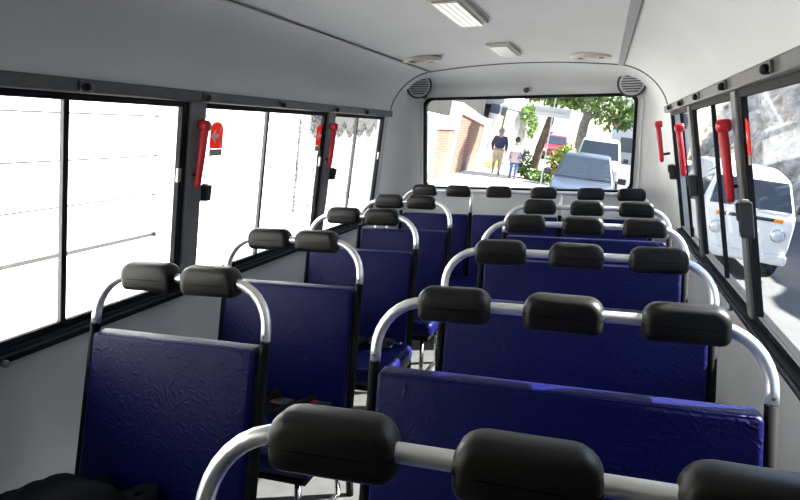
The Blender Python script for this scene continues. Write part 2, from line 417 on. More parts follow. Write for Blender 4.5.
def bench(name, label, cat, group, x0, x1, Y, heads, dx_seat=(0, 0), panels=None, uprights=(), aisle=1):
    xm = (x0+x1)/2; t = thing(name, label, cat, (xm, Y, 0), group); a, b = x0-xm, x1-xm; R = .125
    pts = [(a, back_y(ZJ), ZJ), (a, back_y(ZB-R), ZB-R)]
    for k in range(1, 9): q = math.pi/2*k/8; pts.append((a+R-R*math.cos(q), back_y(ZB-R+R*math.sin(q)), ZB-R+R*math.sin(q)))
    for k in range(9): q = math.pi/2*(1-k/8); pts.append((b-R+R*math.cos(q), back_y(ZB-R+R*math.sin(q)), ZB-R+R*math.sin(q)))
    pts.append((b, back_y(ZJ), ZJ))
    fr = obj('grab_rail', tube(pts, .0142, 16), 'tube_alu', t, True)
    for x in (a, b):
        obj('post', tube([(x, back_y(ZJ+.004), ZJ+.004), (x, back_y(.30), .30), (x, back_y(.30)+.0, .05), (x, back_y(.30), .0)], .0145, 12), 'post_black', t, True)
        c = Vector((x, back_y(ZJ+.02)-.0125, ZJ+.02)); obj('screw', tube([c, c+Vector((0, -.003, 0))], .004, 8), 'bolt_steel', fr)
    for x in uprights:
        obj('upright', tube([(x-xm, 0, ZB), (x-xm, back_y(ZJ), ZJ)], .0125, 12), 'tube_alu', t, True)
        obj('post', tube([(x-xm, back_y(ZJ), ZJ), (x-xm, back_y(.3), .3), (x-xm, back_y(.3), 0)], .0145, 12), 'post_black', t, True)
    for p0, p1 in (panels or [(x0, x1)]):
        q0, q1 = p0-xm+.017, p1-xm-.017
        bk = obj('backrest', pad(q0, q1, .808, .34, .062, .014), 'blue_vinyl', t); smooth_angle(bk, 35)
        yy = back_y(.806)-.026
        obj('piping', tube([(q0+.006, yy, .798), (q0+.02, yy, .8035), (q1-.02, yy, .8035), (q1-.006, yy, .798)], .0032, 8), 'blue_vinyl', bk, True)
    for x in heads: headrest(t, x-xm)
    c0, c1 = x0-xm+dx_seat[0], x1-xm+dx_seat[1]; yb = back_y(.36)-.02
    cu = obj('seat_cushion', bevel(box(c0, c1, yb-.40, yb, .285, .372), .03, 4), 'blue_vinyl', t); smooth_angle(cu, 50)
    obj('seat_pan', bevel(box(c0+.02, c1-.02, yb-.385, yb, .262, .284), .005, 1), 'post_black', t)
    for x in (c0+.10, c1-.07):
        obj('leg', tube([(x, yb-.05, .265), (x, yb-.03, .13), (x, yb-.02, .012), (x, yb-.05, .012), (x, yb-.33, .012), (x, yb-.36, .012), (x, yb-.36, .06), (x, yb-.34, .265)], .012, 10), 'chrome', t, True)
    return t
RX0, RX1 = -.535, .372
LX0, LX1 = -1.484, -.884
RY = [.728, 1.467, 2.206, 2.962, 3.688]; LY = [1.512, 2.232, 3.011, 3.749]
rlab = ['three-seat blue bench, fifth ahead of the full-width rear bench', 'three-seat blue bench, fourth ahead of the full-width rear bench',
        'three-seat blue bench, third ahead of the full-width rear bench', 'three-seat blue bench, second ahead of the full-width rear bench',
        'three-seat blue bench directly ahead of the full-width rear bench']
llab = ['two-seat blue bench, fourth ahead of the full-width rear bench', 'two-seat blue bench, third ahead of the full-width rear bench',
        'two-seat blue bench, second ahead of the full-width rear bench', 'two-seat blue bench directly ahead of the full-width rear bench']
RB = [bench('bench_seat', rlab[i], 'bench seat', 'three-seat benches across the aisle', RX0, RX1, y, [-.336, -.071, .196], (-.01, .03)) for i, y in enumerate(RY)]
LB = [bench('bench_seat', llab[i], 'bench seat', 'two-seat benches along the aisle', LX0, LX1, y, [-1.294, -1.080], (-.04, .03)) for i, y in enumerate(LY)]
Hs = [on_y(px, 190, 4.579).x for px in (424.8, 458.5, 499, 544, 591, 631.8)]
rear = bench('rear_bench', 'full-width blue rear bench with six headrests below the rear window', 'bench seat', None, -1.47, .335, 4.579, Hs,
             panels=[(-1.47, -.925), (-.925, -.272), (-.272, .335)], uprights=(-.925, -.272))
# lap belts lying on the two-seat cushions, red-button buckles
def belt(t, x, y, z=.372):
    pts = []
    for k in range(15):
        q = k/14; pts.append((x-.13+.26*q, y+.05*math.sin(q*7), z+.012+.022*abs(math.sin(q*5))))
    bm = bmesh.new(); rowA = [[(p[0], p[1]-.024, p[2]) for p in pts], [(p[0], p[1]+.024, p[2]+.004) for p in pts]]
    grid(rowA, bm); grid([[(p[0], p[1], p[2]+.003) for p in r] for r in rowA], bm)
    b = obj('lap_belt', bm, 'strap_black', t)
    k = obj('buckle', bevel(box(x+.12, x+.20, y-.03, y+.025, z+.004, z+.03), .005, 2), 'latch_black', b)
    obj('release_button', bevel(box(x+.128, x+.150, y-.024, y+.019, z+.0255, z+.0325), .002, 1), 'buckle_red', b)
    obj('tongue', bevel(box(x+.198, x+.235, y-.02, y+.016, z+.014, z+.018), .001, 1), 'chrome', b)
for i, b in enumerate(LB):
    belt(b, .02, -.30); belt(b, -.10, -.26)
    belt(b, .05, -.245)
for b in RB: belt(b, -.18, -.30); belt(b, .2, -.28)

# soft black bag on the foremost two-seat bench, against the wall
def lump(name, c, r, seed, material, label, cat):
    bm = bmesh.new(); bmesh.ops.create_icosphere(bm, subdivisions=4, radius=1)
    rnd = random.Random(seed); ph = [rnd.uniform(0, 6) for _ in range(6)]
    for v in bm.verts:
        n = v.co.copy(); k = 1 + .05*math.sin(5*n.x+ph[0]) + .05*math.sin(6*n.y+ph[1]) + .04*math.sin(9*n.x+4*n.z+ph[2]) + .03*math.sin(11*n.y-5*n.x+ph[3])
        e = .7
        v.co = Vector([math.copysign(abs(n[i])**e, n[i])*r[i]*k for i in range(3)])
        v.co.z = max(v.co.z, -r[2]*.8)
    o = obj(name, bm, material, smooth=True); o.location = c
    return tag(o, label, cat)
bag = lump('soft_bag', (-1.33, 1.10, .372+.046), (.18, .14, .058), 3, 'bag_black', 'black soft bag slumped on a two-seat cushion beside the wall', 'bag')
obj('bag_strap', tube([(-.12, -.05, .04), (-.10, -.05, .06), (0, -.04, .066), (.10, -.04, .06), (.12, -.04, .04)], .008, 8), 'strap_black', bag, True)
obj('zip', tube([(-.14, -.10, .03), (0, -.115, .04), (.14, -.10, .03)], .004, 6), 'latch_black', bag, True)

# ------------------------------------------------------------------ things on pillars, glass, ceiling
def on_wall(s, px, py, d=0.):
    z = 1.3
    for _ in range(20): q = on_x(px, py, XC+s*(hw(z)-d)); z = q.z
    return q
def hammer(s, top, tip, label):
    a, b = on_wall(s, *top, .045), on_wall(s, *tip, .040)
    if a.y > 4.4: a, b = on_y(*top, 4.40), on_y(*tip, 4.40)
    c = W(s, a.y, a.z, .016 if a.y < 4.39 else .004)
    t = thing('emergency_handle', label, 'emergency handle', c, 'red emergency handles on the window pillars')
    a -= c; b -= c; lean = (b-a).normalized(); L = (b-a).length; inn = Vector((-s, 0, -.156)).normalized()
    st = [(-.004, .012), (.006, .0165), (L*.5, .0160), (L*.93, .0145), (L, .010)]
    bm = tube([a + lean*q for q, r in st], [r for q, r in st], 10); obj('grip', bm, 'handle_red', t, True)
    obj('head', tube([a-inn*.026, a-inn*.020, a+inn*.008, a+inn*.016, a+inn*.020], [.018, .0225, .0240, .020, .010], 16), 'handle_red', t, True)
    k = a+lean*(L*.8); mw = max(.034, abs(k.x)+.002); obj('mount', tube([k-inn*mw, k+inn*.002], .008, 8), 'latch_black', t, True)
hammer(-1, (205.5, 126), (197, 188), 'red emergency handle by the two-seat benches beside the white house outside')
hammer(-1, (334.5, 127), (329, 168), 'red emergency handle by the two-seat benches on the pillar nearest the rear corner')
hammer(1, (722.5, 126), (731, 202), 'large red emergency handle on the pillar where the white van shows outside')
hammer(1, (678.5, 128), (684, 176), 'red emergency handle by the three-seat benches on the middle pillar')
hammer(1, (658, 124.5), (662, 162), 'red emergency handle at the rear corner above the three-seat benches')
def latch(s, px, py, hz, label):
    p = on_wall(s, px, py, .035); y, z = p.y, p.z
    t = thing('window_latch', label, 'window latch', W(s, y, z, .0), 'black window latches on the pillars')
    o = t.location.copy()
    def lb(y0, y1, z0, z1, d0, d1):
        b = wbox(s, y+y0, y+y1, z+z0, z+z1, d0, d1); bmesh.ops.translate(b, verts=b.verts, vec=-o); return b
    obj('housing', bevel(lb(-.018, .018, -hz, hz, .004, .044), .005, 2), 'latch_black', t)
    obj('lever', bevel(lb(-.010, .010, -.004, hz*.9, .0445, .050), .002, 2), 'latch_black', t)
    obj('pin', lb(-.012, .012, hz, hz+.006, .012, .03), 'clip_metal', t)
latch(-1, 207.5, 193, .034, 'black window latch under a red handle beside the white house windows')
latch(-1, 333.5, 174, .034, 'black window latch on the pillar nearest the rear corner, two-seat side')
latch(1, 742, 219.5, .058, 'large black window latch below the red handle beside the old white van')
latch(1, 691, 185.5, .052, 'black window latch below the middle red handle, three-seat side')
latch(1, 670.5, 172, .048, 'black window latch below the red handle at the rear corner')
def sticker(s, y, z, w_, h_, label):
    t = thing('exit_sticker', label, 'sticker', W(s, y, z, 0), 'emergency exit stickers on the panes'); o = t.location
    d = -.003
    def P(u, v, k=0.): return W(s, y+u*w_, z+v*h_, d+k) - o
    def plate(pts, k, nm, mt, par):
        bm = bmesh.new(); A = [bm.verts.new(P(u, v, k)) for u, v in pts]; B = [bm.verts.new(P(u, v, k+.0006)) for u, v in pts]
        bm.faces.new(A); bm.faces.new(B[::-1]); n = len(A)
        for i in range(n): bm.faces.new((A[i], A[(i+1) % n], B[(i+1) % n], B[i]))
        return obj(nm, bm, mt, par)
    top = [(.5*math.cos(math.radians(q)), .28+.22*math.sin(math.radians(q))) for q in range(0, 181, 20)]
    b = plate([(-.5, -.28), (.5, -.28)] + top, .0, 'red_field', 'sticker_red', t)
    plate([(-.5, -.5), (.5, -.5), (.5, -.29), (-.5, -.29)], .0, 'caption_strip', 'sticker_grey', t)
    m_ = 1
    plate([(-.44*m_, .08), (-.08*m_, .30), (-.08*m_, .15), (.20*m_, .15), (.20*m_, .01), (-.08*m_, .01), (-.08*m_, -.14)], .0008, 'arrow', 'sticker_white', b)
    for v0, v1 in ((.2, .38), (-.22, -.02)):
        plate([(.26, v0), (.36, v0), (.36, v1), (.26, v1)], .0008, 'bar', 'sticker_white', b)
    for k in range(3): plate([(-.4, -.34-.05*k), (.4, -.34-.05*k), (.4, -.355-.05*k), (-.4, -.355-.05*k)], .0008, 'text_line', 'latch_black', b)
p = on_wall(-1, 217, 139); sticker(-1, p.y, p.z, .095, .145, 'red exit sticker with white arrow on the pane beside the third window, white wall behind')
p = on_wall(-1, 320, 138); sticker(-1, p.y, p.z, .10, .15, 'red exit sticker with white arrow against the pillar nearest the rear corner')
p = on_wall(1, 744.5, 141); sticker(1, p.y, p.z, .10, .15, 'red exit sticker on the pane in front of the white van')

def strip_lamp(y0, y1, label):
    t = thing('ceiling_lamp', label, 'ceiling lamp', (XC, (y0+y1)/2, arch(0)), 'long lamps on the ceiling'); h = (y1-y0)/2
    obj('housing', bevel(box(-.068, .068, -h, h, -.016, .001), .010, 3), 'lamp_beige', t)
    obj('lens', bevel(box(-.050, .050, -h+.02, h-.02, -.024, -.0165), .006, 2), 'lamp_lens', t)
    for x in (-.025, 0, .025): obj('lens_rib', box(x-.002, x+.002, -h+.03, h-.03, -.0255, -.0245), 'lamp_lens', t)
strip_lamp(2.28, 2.84, 'long beige ceiling lamp, second ahead of the rear window')
strip_lamp(3.50, 4.02, 'long beige ceiling lamp closest to the rear window')
def round_vent(x, y, label):
    t = thing('round_vent', label, 'ceiling vent', (x, y, arch(x-XC)), 'round vents on the ceiling')
    pr = [(.125, .001), (.125, -.010), (.112, -.020), (.095, -.022), (.085, -.016), (.04, -.014)]
    bm = bmesh.new(); n = 32; R = [[bm.verts.new((r*math.cos(2*math.pi*k/n), r*math.sin(2*math.pi*k/n), z)) for k in range(n)] for r, z in pr]
    for i in range(len(R)-1):
        for k in range(n): bm.faces.new((R[i][k], R[i][(k+1) % n], R[i+1][(k+1) % n], R[i+1][k]))
    bm.faces.new(R[-1]); obj('rim', bm, 'lamp_beige', t, True)
    obj('flap', bevel(box(-.035, .035, -.022, .022, -.026, -.0145), .004, 2), 'lamp_lens', t)
    for sx in (-1, 1): obj('opening', bevel(box(sx*.062-.014, sx*.062+.014, -.05, .05, -.0185, -.0150), .001, 1), 'dot_dark', t)
p = on_z(421, 58, arch(-.5)); round_vent(p.x, p.y, 'round beige ceiling vent over the two-seat benches near the rear')
p = on_z(591, 54.5, arch(.45)); round_vent(p.x, p.y, 'round beige ceiling vent over the three-seat benches near the rear')
def speaker(px, py, nrm, label):
    bpy.context.view_layer.update(); ok, c, nr, _ = wall_rear.ray_cast(EYE, ray(px, py).normalized()); nr = nr if nr.y < 0 else -nr
    vd = -ray(px, py).normalized(); nrm = (nr.normalized()*.6 + vd*1.0).normalized(); c = Vector(c) + vd*(.055 if px < 500 else .035); t = thing('speaker', label, 'speaker', c, 'round speakers in the rear corners')
    q = Vector(nrm).normalized().to_track_quat('Z', 'Y'); t.rotation_mode = 'QUATERNION'; t.rotation_quaternion = q
    def disc(pr, nm, mt, par, n=36):
        bm = bmesh.new(); R = [[bm.verts.new((r*math.cos(2*math.pi*k/n), r*math.sin(2*math.pi*k/n), z)) for k in range(n)] for r, z in pr]
        for i in range(len(R)-1):
            for k in range(n): bm.faces.new((R[i][k], R[i][(k+1) % n], R[i+1][(k+1) % n], R[i+1][k]))
        bm.faces.new(R[0]); bm.faces.new(R[-1]); return obj(nm, bm, mt, par, True)
    disc([(.100, -.07), (.100, .004), (.094, .010), (.088, .010), (.086, .004)], 'rim', 'speaker_dark', t)
    g = disc([(.087, -.02), (.087, .006), (.080, .012), (.02, .014)], 'grille', 'speaker_grey', t)
    for k in range(7):
        yy = -.054+.018*k; hx = math.sqrt(max(.0, .070**2-yy*yy))
        obj('slot', bevel(box(-hx, hx, yy-.0035, yy+.0035, .009, .0165), .001, 1), 'speaker_dark', g)
speaker(419, 86, (.42, -.78, -.30), 'round slotted speaker in the rear corner over the two-seat benches')
speaker(632, 83, (-.42, -.80, -.30), 'round slotted speaker in the rear corner over the three-seat benches')

# ------------------------------------------------------------------ the street (it tilts about 8 degrees against the bus)
STM = Matrix.Translation((-.5, 0, -.75)) @ Matrix.Rotation(math.radians(8), 4, 'Y'); STI = STM.inverted()
LO = STI @ EYE
def lray(px, py): return (STI @ (EYE + ray(px, py))) - LO
def lz(px, py, z): d = lray(px, py); return LO + d*((z-LO.z)/d.z)
def lx(px, py, x): d = lray(px, py); return LO + d*((x-LO.x)/d.x)
def ly(px, py, y): d = lray(px, py); return LO + d*(y/d.y)
def street(o, loc=(0, 0, 0), rz=0., ry=0.):
    o.matrix_world = STM @ Matrix.Translation(loc) @ Matrix.Rotation(rz, 4, 'Z') @ Matrix.Rotation(ry, 4, 'Y'); return o
def sroot(name, label, cat, loc, rz=0., ry=0., group=None): return street(thing(name, label, cat, group=group), loc, rz, ry)
tag(street(obj('road', box(-1.4, 8, -30, 90, -.2, 0), 'asphalt')), kind='structure')
tag(street(obj('sidewalk', box(-6.5, -1.55, -30, 90, -.2, .15), 'pavement')), kind='structure')
tag(street(obj('kerb', bevel(box(-1.55, -1.39, -30, 90, -.2, .15), .02, 2), 'kerb_stone')), kind='structure')
WXL = -4.6; LEAN = math.radians(4.5)
def wroot(name, label, cat, y): return sroot(name, label, cat, (WXL, y, .1), 0, LEAN)
# white house front beside the bus: render, garage door, pillar
r = sroot('white_house', 'tall white rendered house front with garage door beside the bus', 'house', (WXL-.1, 0, .1))
obj('wall', box(-.3, 0, -12, 3.2, 0, 4.2), 'white_render', r); obj('wall', box(-.3, 0, 6.25, 9.6, 0, 4.2), 'white_render', r)
obj('lintel', box(-.3, 0, 3.2, 6.25, 2.55, 4.2), 'white_render', r)
g = obj('garage_door', box(-.26, -.14, 3.2, 6.25, .21, 2.55), 'garage_white', r)
for k in range(1, 5): obj('panel_joint', box(-.142, -.134, 3.2, 6.25, .21+.47*k, .225+.47*k), 'awning_grey', g)
obj('threshold', box(-.3, 0, 3.2, 6.25, .0, .17), 'white_render', r); obj('door_gap', box(-.29, -.12, 3.2, 6.25, .1705, .2095), 'dark_gap', r)
obj('pilaster', bevel(box(-.05, .12, 6.3, 6.75, 0, 4.2), .02, 1), 'white_render', r)
obj('ledge', box(-.02, .06, 6.75, 9.6, 1.7, 1.76), 'white_render', r)
r = sroot('stone_house', 'grey stone-clad house front with scalloped awning beyond the white house', 'house', (WXL-.1, 0, .1))
obj('wall', box(-.3, 0, 9.7, 17.2, 0, 4.2), 'stone_clad', r)
bm = bmesh.new()
ya, yb_ = 10.1, 13.3; N = 60; top = [(0.02, ya+(yb_-ya)*i/N, 2.10) for i in range(N+1)]
mid = [(0.14, q[1], 1.95) for q in top]; low = [(0.16, q[1], 1.70-.16*abs(math.sin(math.pi*i/10))) for i, q in enumerate(top)]
aw = obj('awning', grid([top, mid, low]), 'awning_grey', r); m = aw.modifiers.new('thick', 'SOLIDIFY'); m.thickness = .02
def sloped(x0, x1, y0, y1, a0, a1, b0, b1):
    return hexa([(x0, y0, a0), (x1, y0, a0), (x1, y1, a1), (x0, y1, a1), (x0, y0, b0), (x1, y0, b0), (x1, y1, b1), (x0, y1, b1)])
# brick garden wall in two heights with white pillars and caps
r = wroot('brick_wall', 'red brick garden wall with white pillars and stepped white caps', 'wall', 0)
obj('brick_panel', box(-.25, 0, 17.6, 20.5, 0, 1.75), 'brick', r); obj('brick_panel', sloped(-.25, 0, 20.5, 25.4, 0, 0, 2.24, 1.84), 'brick', r)
obj('cap', bevel(box(-.32, .08, 17.3, 20.5, 1.62, 2.0), .02, 1), 'white_render', r); obj('cap', bevel(sloped(-.32, .08, 20.35, 25.7, 2.18, 1.78, 2.50, 2.06), .02, 1), 'white_render', r)
for y0, y1, h in ((17.2, 17.75, 2.05), (20.3, 20.6, 2.3), (25.3, 25.8, 1.95)): obj('pillar', bevel(box(-.3, .06, y0, y1, 0, h), .02, 1), 'white_render', r)
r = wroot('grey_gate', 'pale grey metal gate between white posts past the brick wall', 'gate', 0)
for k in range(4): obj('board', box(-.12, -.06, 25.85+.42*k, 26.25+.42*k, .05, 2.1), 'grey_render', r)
r = wroot('gate_post', 'tall white gate post with pale blue top between two gates', 'post', 0)
obj('shaft', bevel(box(-.3, .12, 27.55, 28.1, 0, 2.35), .02, 1), 'white_render', r); obj('top', bevel(box(-.3, .12, 27.55, 28.1, 2.35, 2.75), .02, 1), 'car_blue', r)
r = wroot('wooden_gate', 'brown wooden gate behind the walking couple', 'gate', 0)
for k in range(5): obj('plank', bevel(box(-.14, -.06, 28.15+.42*k, 28.54+.42*k, .05, 2.3), .01, 1), 'wood_gate', r)
r = wroot('white_wall', 'long white street wall beyond the wooden gate, coloured grey for leaf shade', 'wall', 0)
obj('wall', box(-.3, 0, 30.4, 62, 0, 2.7), 'grey_render', r); obj('cap', bevel(box(-.36, .06, 30.4, 62, 2.7, 2.85), .02, 1), 'white_render', r)  # grey stands in for foliage shade on the white wall
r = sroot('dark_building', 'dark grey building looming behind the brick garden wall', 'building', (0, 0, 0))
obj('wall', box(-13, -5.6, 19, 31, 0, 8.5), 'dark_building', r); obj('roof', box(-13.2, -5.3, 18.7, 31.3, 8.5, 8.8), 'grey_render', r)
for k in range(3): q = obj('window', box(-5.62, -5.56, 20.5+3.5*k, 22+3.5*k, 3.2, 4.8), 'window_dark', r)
r = sroot('white_building', 'white upper house corner rising behind the wooden gate', 'building', (0, 0, 0))
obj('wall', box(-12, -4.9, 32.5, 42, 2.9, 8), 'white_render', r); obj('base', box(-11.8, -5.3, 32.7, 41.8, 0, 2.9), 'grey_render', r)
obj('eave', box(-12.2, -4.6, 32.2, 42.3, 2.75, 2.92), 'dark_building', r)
# opposite side of the street
r = sroot('pale_building', 'pale building with grey windows closing the far end of the street', 'building', (0, 0, 0))
obj('wall', box(.9, 7.0, 56, 66, -1, 7.5), 'white_render', r); obj('roof', box(.7, 7.2, 55.8, 66.2, 7.5, 7.8), 'grey_render', r)
for k in range(3):
    for z0 in (.9, 3.4): obj('window', box(1.6+1.8*k, 2.9+1.8*k, 55.95, 56.03, z0, z0+1.2), 'window_dark', r)

bm = bmesh.new(); rows = []
rnd = random.Random(11)
for i in range(36):
    row = []
    for j in range(120):
        y = -14+j*.62; z = -.3+i*.21
        q = .55*math.sin(.8*y+1.9*z) + .35*math.sin(2.1*y-2.6*z+1) + .22*math.sin(4.3*y+3.1*z) + rnd.uniform(-.16, .16)
        row.append((7.4+.30*z+.45*q, y, z+rnd.uniform(-.05, .05)))
    rows.append(row)
tag(street(obj('rock_bank', grid(rows), 'rock')), 'rough grey rock bank along the far side of the street behind the white van', 'rock bank')

# vehicles (front faces -Y)
def prism(pr, bev):
    bm = bmesh.new(); n = len(pr)
    A = [bm.verts.new((-w_, y, z)) for y, z, w_ in pr]; B = [bm.verts.new((w_, y, z)) for y, z, w_ in pr]
    bm.faces.new(A); bm.faces.new(B[::-1])
    for i in range(n): bm.faces.new((A[i], A[(i+1) % n], B[(i+1) % n], B[i]))
    bmesh.ops.triangulate(bm, faces=[f for f in bm.faces if len(f.verts) > 4])
    bmesh.ops.recalc_face_normals(bm, faces=bm.faces)
    ed = [e for e in bm.edges if len(e.link_faces) == 2 and e.calc_face_angle(0) > .25]
    if bev: bmesh.ops.bevel(bm, geom=ed, offset=bev, segments=3, profile=.5, affect='EDGES', clamp_overlap=True)
    return bm
def quad_slab(c4, off, th):
    c = [Vector(p) for p in c4]; n = (c[1]-c[0]).cross(c[3]-c[0]).normalized()
    return hexa([p+n*off for p in c] + [p+n*(off-th) for p in c])
def wheel(t, x, y, r, side):
    wv = obj('wheel', tube([(x-side*.10, y, r), (x-side*.09, y, r), (x+side*.07, y, r), (x+side*.09, y, r)], [r*.9, r, r, r*.9], 24), 'tyre', t, True)
    obj('hub', tube([(x+side*.085, y, r), (x+side*.098, y, r), (x+side*.105, y, r)], [r*.6, r*.58, r*.3], 18), 'hub_grey', wv, True)
def vehicle(name, label, cat, loc, body, cabin, paint, bev, wr, wy, ws_idx=(0, 1), lampz=.68, lampx=.55, roundlamp=False, hood=None, mirror=True, hw_=.8, grille=True, rz=0., roof_rack=False, cabin_paint=None):
    t = sroot(name, label, cat, loc, rz)
    obj('body', prism(body, bev), paint, t, True); smooth_angle(t.children[-1], 40)
    cb = obj('cabin', prism(cabin, bev), cabin_paint or paint, t, True); smooth_angle(cb, 40)
    a, b = cabin[ws_idx[0]], cabin[ws_idx[1]]
    def lerp(p, q, k): return [p[i]*(1-k)+q[i]*k for i in range(3)]
    p, q = lerp(a, b, .10), lerp(a, b, .90)
    obj('windscreen', quad_slab([(-p[2]*.92, p[0], p[1]), (p[2]*.92, p[0], p[1]), (q[2]*.92, q[0], q[1]), (-q[2]*.92, q[0], q[1])], .012, .01), 'car_glass', t)
    for k in (-1, 1): obj('wiper', tube([(k*.12+.0, p[0]-.015, p[1]-.01), (k*.12+.38, p[0]+.02, p[1]+.035)], .008, 6), 'trim_dark', t)
    c, d = cabin[ws_idx[1]+1], cabin[-1]
    for s in (-1, 1):
        P_ = [lerp(a, d, .12), lerp(a, d, .88), lerp(b, c, .90), lerp(b, c, .08)]
        P_ = [(s*(v[2]*1.0), v[0], v[1]) for v in P_]
        lo, hi = .14, .86
        Q_ = [tuple(P_[0][i]*(1-lo)+P_[3][i]*lo for i in range(3)), tuple(P_[1][i]*(1-lo)+P_[2][i]*lo for i in range(3)), tuple(P_[1][i]*(1-hi)+P_[2][i]*hi for i in range(3)), tuple(P_[0][i]*(1-hi)+P_[3][i]*hi for i in range(3))]
        if s < 0: Q_ = Q_[::-1]
        obj('side_window', quad_slab(Q_, .014, .012), 'car_glass', t)
        for y in wy: wheel(t, s*(hw_-.08), y, wr, s)
        yl = body[1][0]
        if roundlamp:
            h = obj('headlamp', tube([(s*lampx, yl+.05, lampz), (s*lampx, yl-.03, lampz), (s*lampx, yl-.045, lampz)], [.105, .105, .06], 20), 'lamp_glass', t, True)
            obj('lamp_rim', tube([(s*lampx+.11*math.cos(k*math.pi/10), yl-.025, lampz+.11*math.sin(k*math.pi/10)) for k in range(21)], .012, 6), 'chrome', h, True)
            obj('indicator', bevel(box(s*.475-.07, s*.475+.07, yl-.0, yl+.06, 1.06, 1.13), .01, 2), 'indicator', t)
        else:
            obj('headlamp', bevel(box(s*lampx-.16, s*lampx+.16, yl-.01, yl+.2, lampz-.07, lampz+.07), .03, 2), 'lamp_glass', t)
        if mirror:
            mz = a[1]+.10; mr = obj('mirror', bevel(box(s*(hw_+.12)-.10, s*(hw_+.12)+.10, a[0]+.22, a[0]+.34, mz-.06, mz+.09), .03, 2), 'trim_dark', t)
            obj('mirror_arm', tube([(s*(hw_-.04), a[0]+.3, mz-.03), (s*(hw_+.08), a[0]+.29, mz)], .015, 6), 'trim_dark', mr)
    yl = body[1][0]
    obj('bumper', bevel(box(-hw_*.96, hw_*.96, yl-.07, yl+.15, .32, .50), .04, 2), 'plate_white' if roundlamp else 'trim_dark', t)
    if grille: obj('grille', bevel(box(-.42, .42, yl-.012, yl+.05, lampz-.05, lampz+.05), .01, 1), 'trim_dark', t)
    obj('number_plate', bevel(box(-.2, .2, yl-.085, yl-.071, .36, .47), .005, 1), 'plate_white', t)
    return t
hatch_body = [(.10, .28, .74), (0, .52, .76), (.12, .80, .74), (1.05, 1.0, .78), (3.7, 1.02, .78), (3.9, .6, .76), (3.8, .28, .74)]
hatch_cab = [(.95, .97, .75), (1.75, 1.60, .56), (3.1, 1.62, .56), (3.75, 1.0, .72)]
vehicle('parked_car', 'blue-grey hatchback facing the rear window with reflections on its windscreen', 'car', (-.08, 15.2, 0), hatch_body, hatch_cab, 'car_blue', .05, .30, (.75, 3.1), hw_=.80)
van_body = [(.10, .30, .80), (0, .62, .82), (.15, 1.05, .82), (.75, 1.22, .84), (4.6, 1.22, .84), (4.7, .3, .82)]
van_cab = [(.60, 1.18, .82), (1.25, 1.95, .68), (4.5, 2.0, .68), (4.68, 1.2, .82)]
p = ly(600, 150, 24.5)
vehicle('white_van', 'white van with roof bar standing behind the blue-grey hatchback', 'van', (p.x, 24., 0), van_body, van_cab, 'car_white', .06, .33, (.9, 3.8), hw_=.86, lampz=.85, lampx=.6)
t2_body = [(.06, .36, 0.720), (-.02, .62, 0.738), (.0, 1.0, 0.747), (.07, 1.22, 0.751), (4.25, 1.22, 0.751), (4.35, .8, 0.738), (4.25, .36, 0.720)]
t2_cab = [(.06, 1.19, 0.747), (.42, 1.80, 0.621), (.85, 1.97, 0.468), (3.9, 1.98, 0.468), (4.28, 1.2, 0.738)]
p = ly(749.5, 216, 12.3)
vehicle('old_van', 'old white round-lamp van facing the bus outside the side windows', 'van', (p.x, 12.3, 0), t2_body, t2_cab, 'car_white', .07, .33, (.75, 3.3), hw_=.76, lampz=.84, lampx=.50, roundlamp=True, grille=False)
t2 = bpy.context.scene.objects['old_van']; obj('air_grille', bevel(box(-.40, .40, -.005, .05, 1.065, 1.125), .006, 1), 'trim_dark', t2)
p = lz(705, 205, .0)
vehicle('white_car', 'white car further back beyond the old white van', 'car', (3.1, 22.5, 0), hatch_body, hatch_cab, 'car_white', .05, .30, (.75, 3.1), hw_=.80)
p = ly(556, 138, 40)
vehicle('red_car', 'small red car far down the street behind the tree', 'car', (p.x, 40, .1), hatch_body, hatch_cab, 'car_red', .05, .30, (.75, 3.1), hw_=.80)

# trees and shrubs
def leaves(n, fn, size, seed):
    rnd = random.Random(seed); vs, fs = [], []
    for _ in range(n):
        c = fn(rnd); a = Vector((rnd.gauss(0, 1), rnd.gauss(0, 1), rnd.gauss(0, 1))).normalized(); b = a.orthogonal().normalized()
        b = (b*math.cos(rnd.uniform(0, 6)) + a.cross(b)*math.sin(rnd.uniform(0, 6))).normalized(); c2 = a.cross(b); s = size*rnd.uniform(.6, 1.3); i = len(vs)
        vs += [c-b*s, c+c2*s*.45, c+b*s, c-c2*s*.45]; fs.append((i, i+1, i+2, i+3))
    me = bpy.data.meshes.new('leaves'); me.from_pydata(vs, [], fs); return me
def ball(c, r):
    def f(rnd):
        while True:
            v = Vector((rnd.uniform(-1, 1), rnd.uniform(-1, 1), rnd.uniform(-1, 1)))
            if .25 < v.length < 1: return Vector(c) + Vector((v.x*r[0], v.y*r[1], v.z*r[2]))
    return f
def multi(fs):
    return lambda rnd: rnd.choice(fs)(rnd)
def tree(name, label, loc, trunk, rad, branches, clumps, n, lm, bark, size, seed, flowers=0):
    t = sroot(name, label, 'tree', loc)
    obj('trunk', tube(trunk, rad, 12), bark, t, True)
    for bp, br in branches: obj('branch', tube(bp, br, 8), bark, t, True)
    tag(obj('foliage', leaves(n, multi([ball(c, r) for c, r in clumps]), size, seed), lm, t), kind='stuff')
    if flowers:
        tag(obj('blossom', leaves(flowers, multi([ball(c, r) for c, r in clumps]), size*1.1, seed+5), 'flower_pink', t), kind='stuff')
    return t
b1 = lz(530, 179, .15)
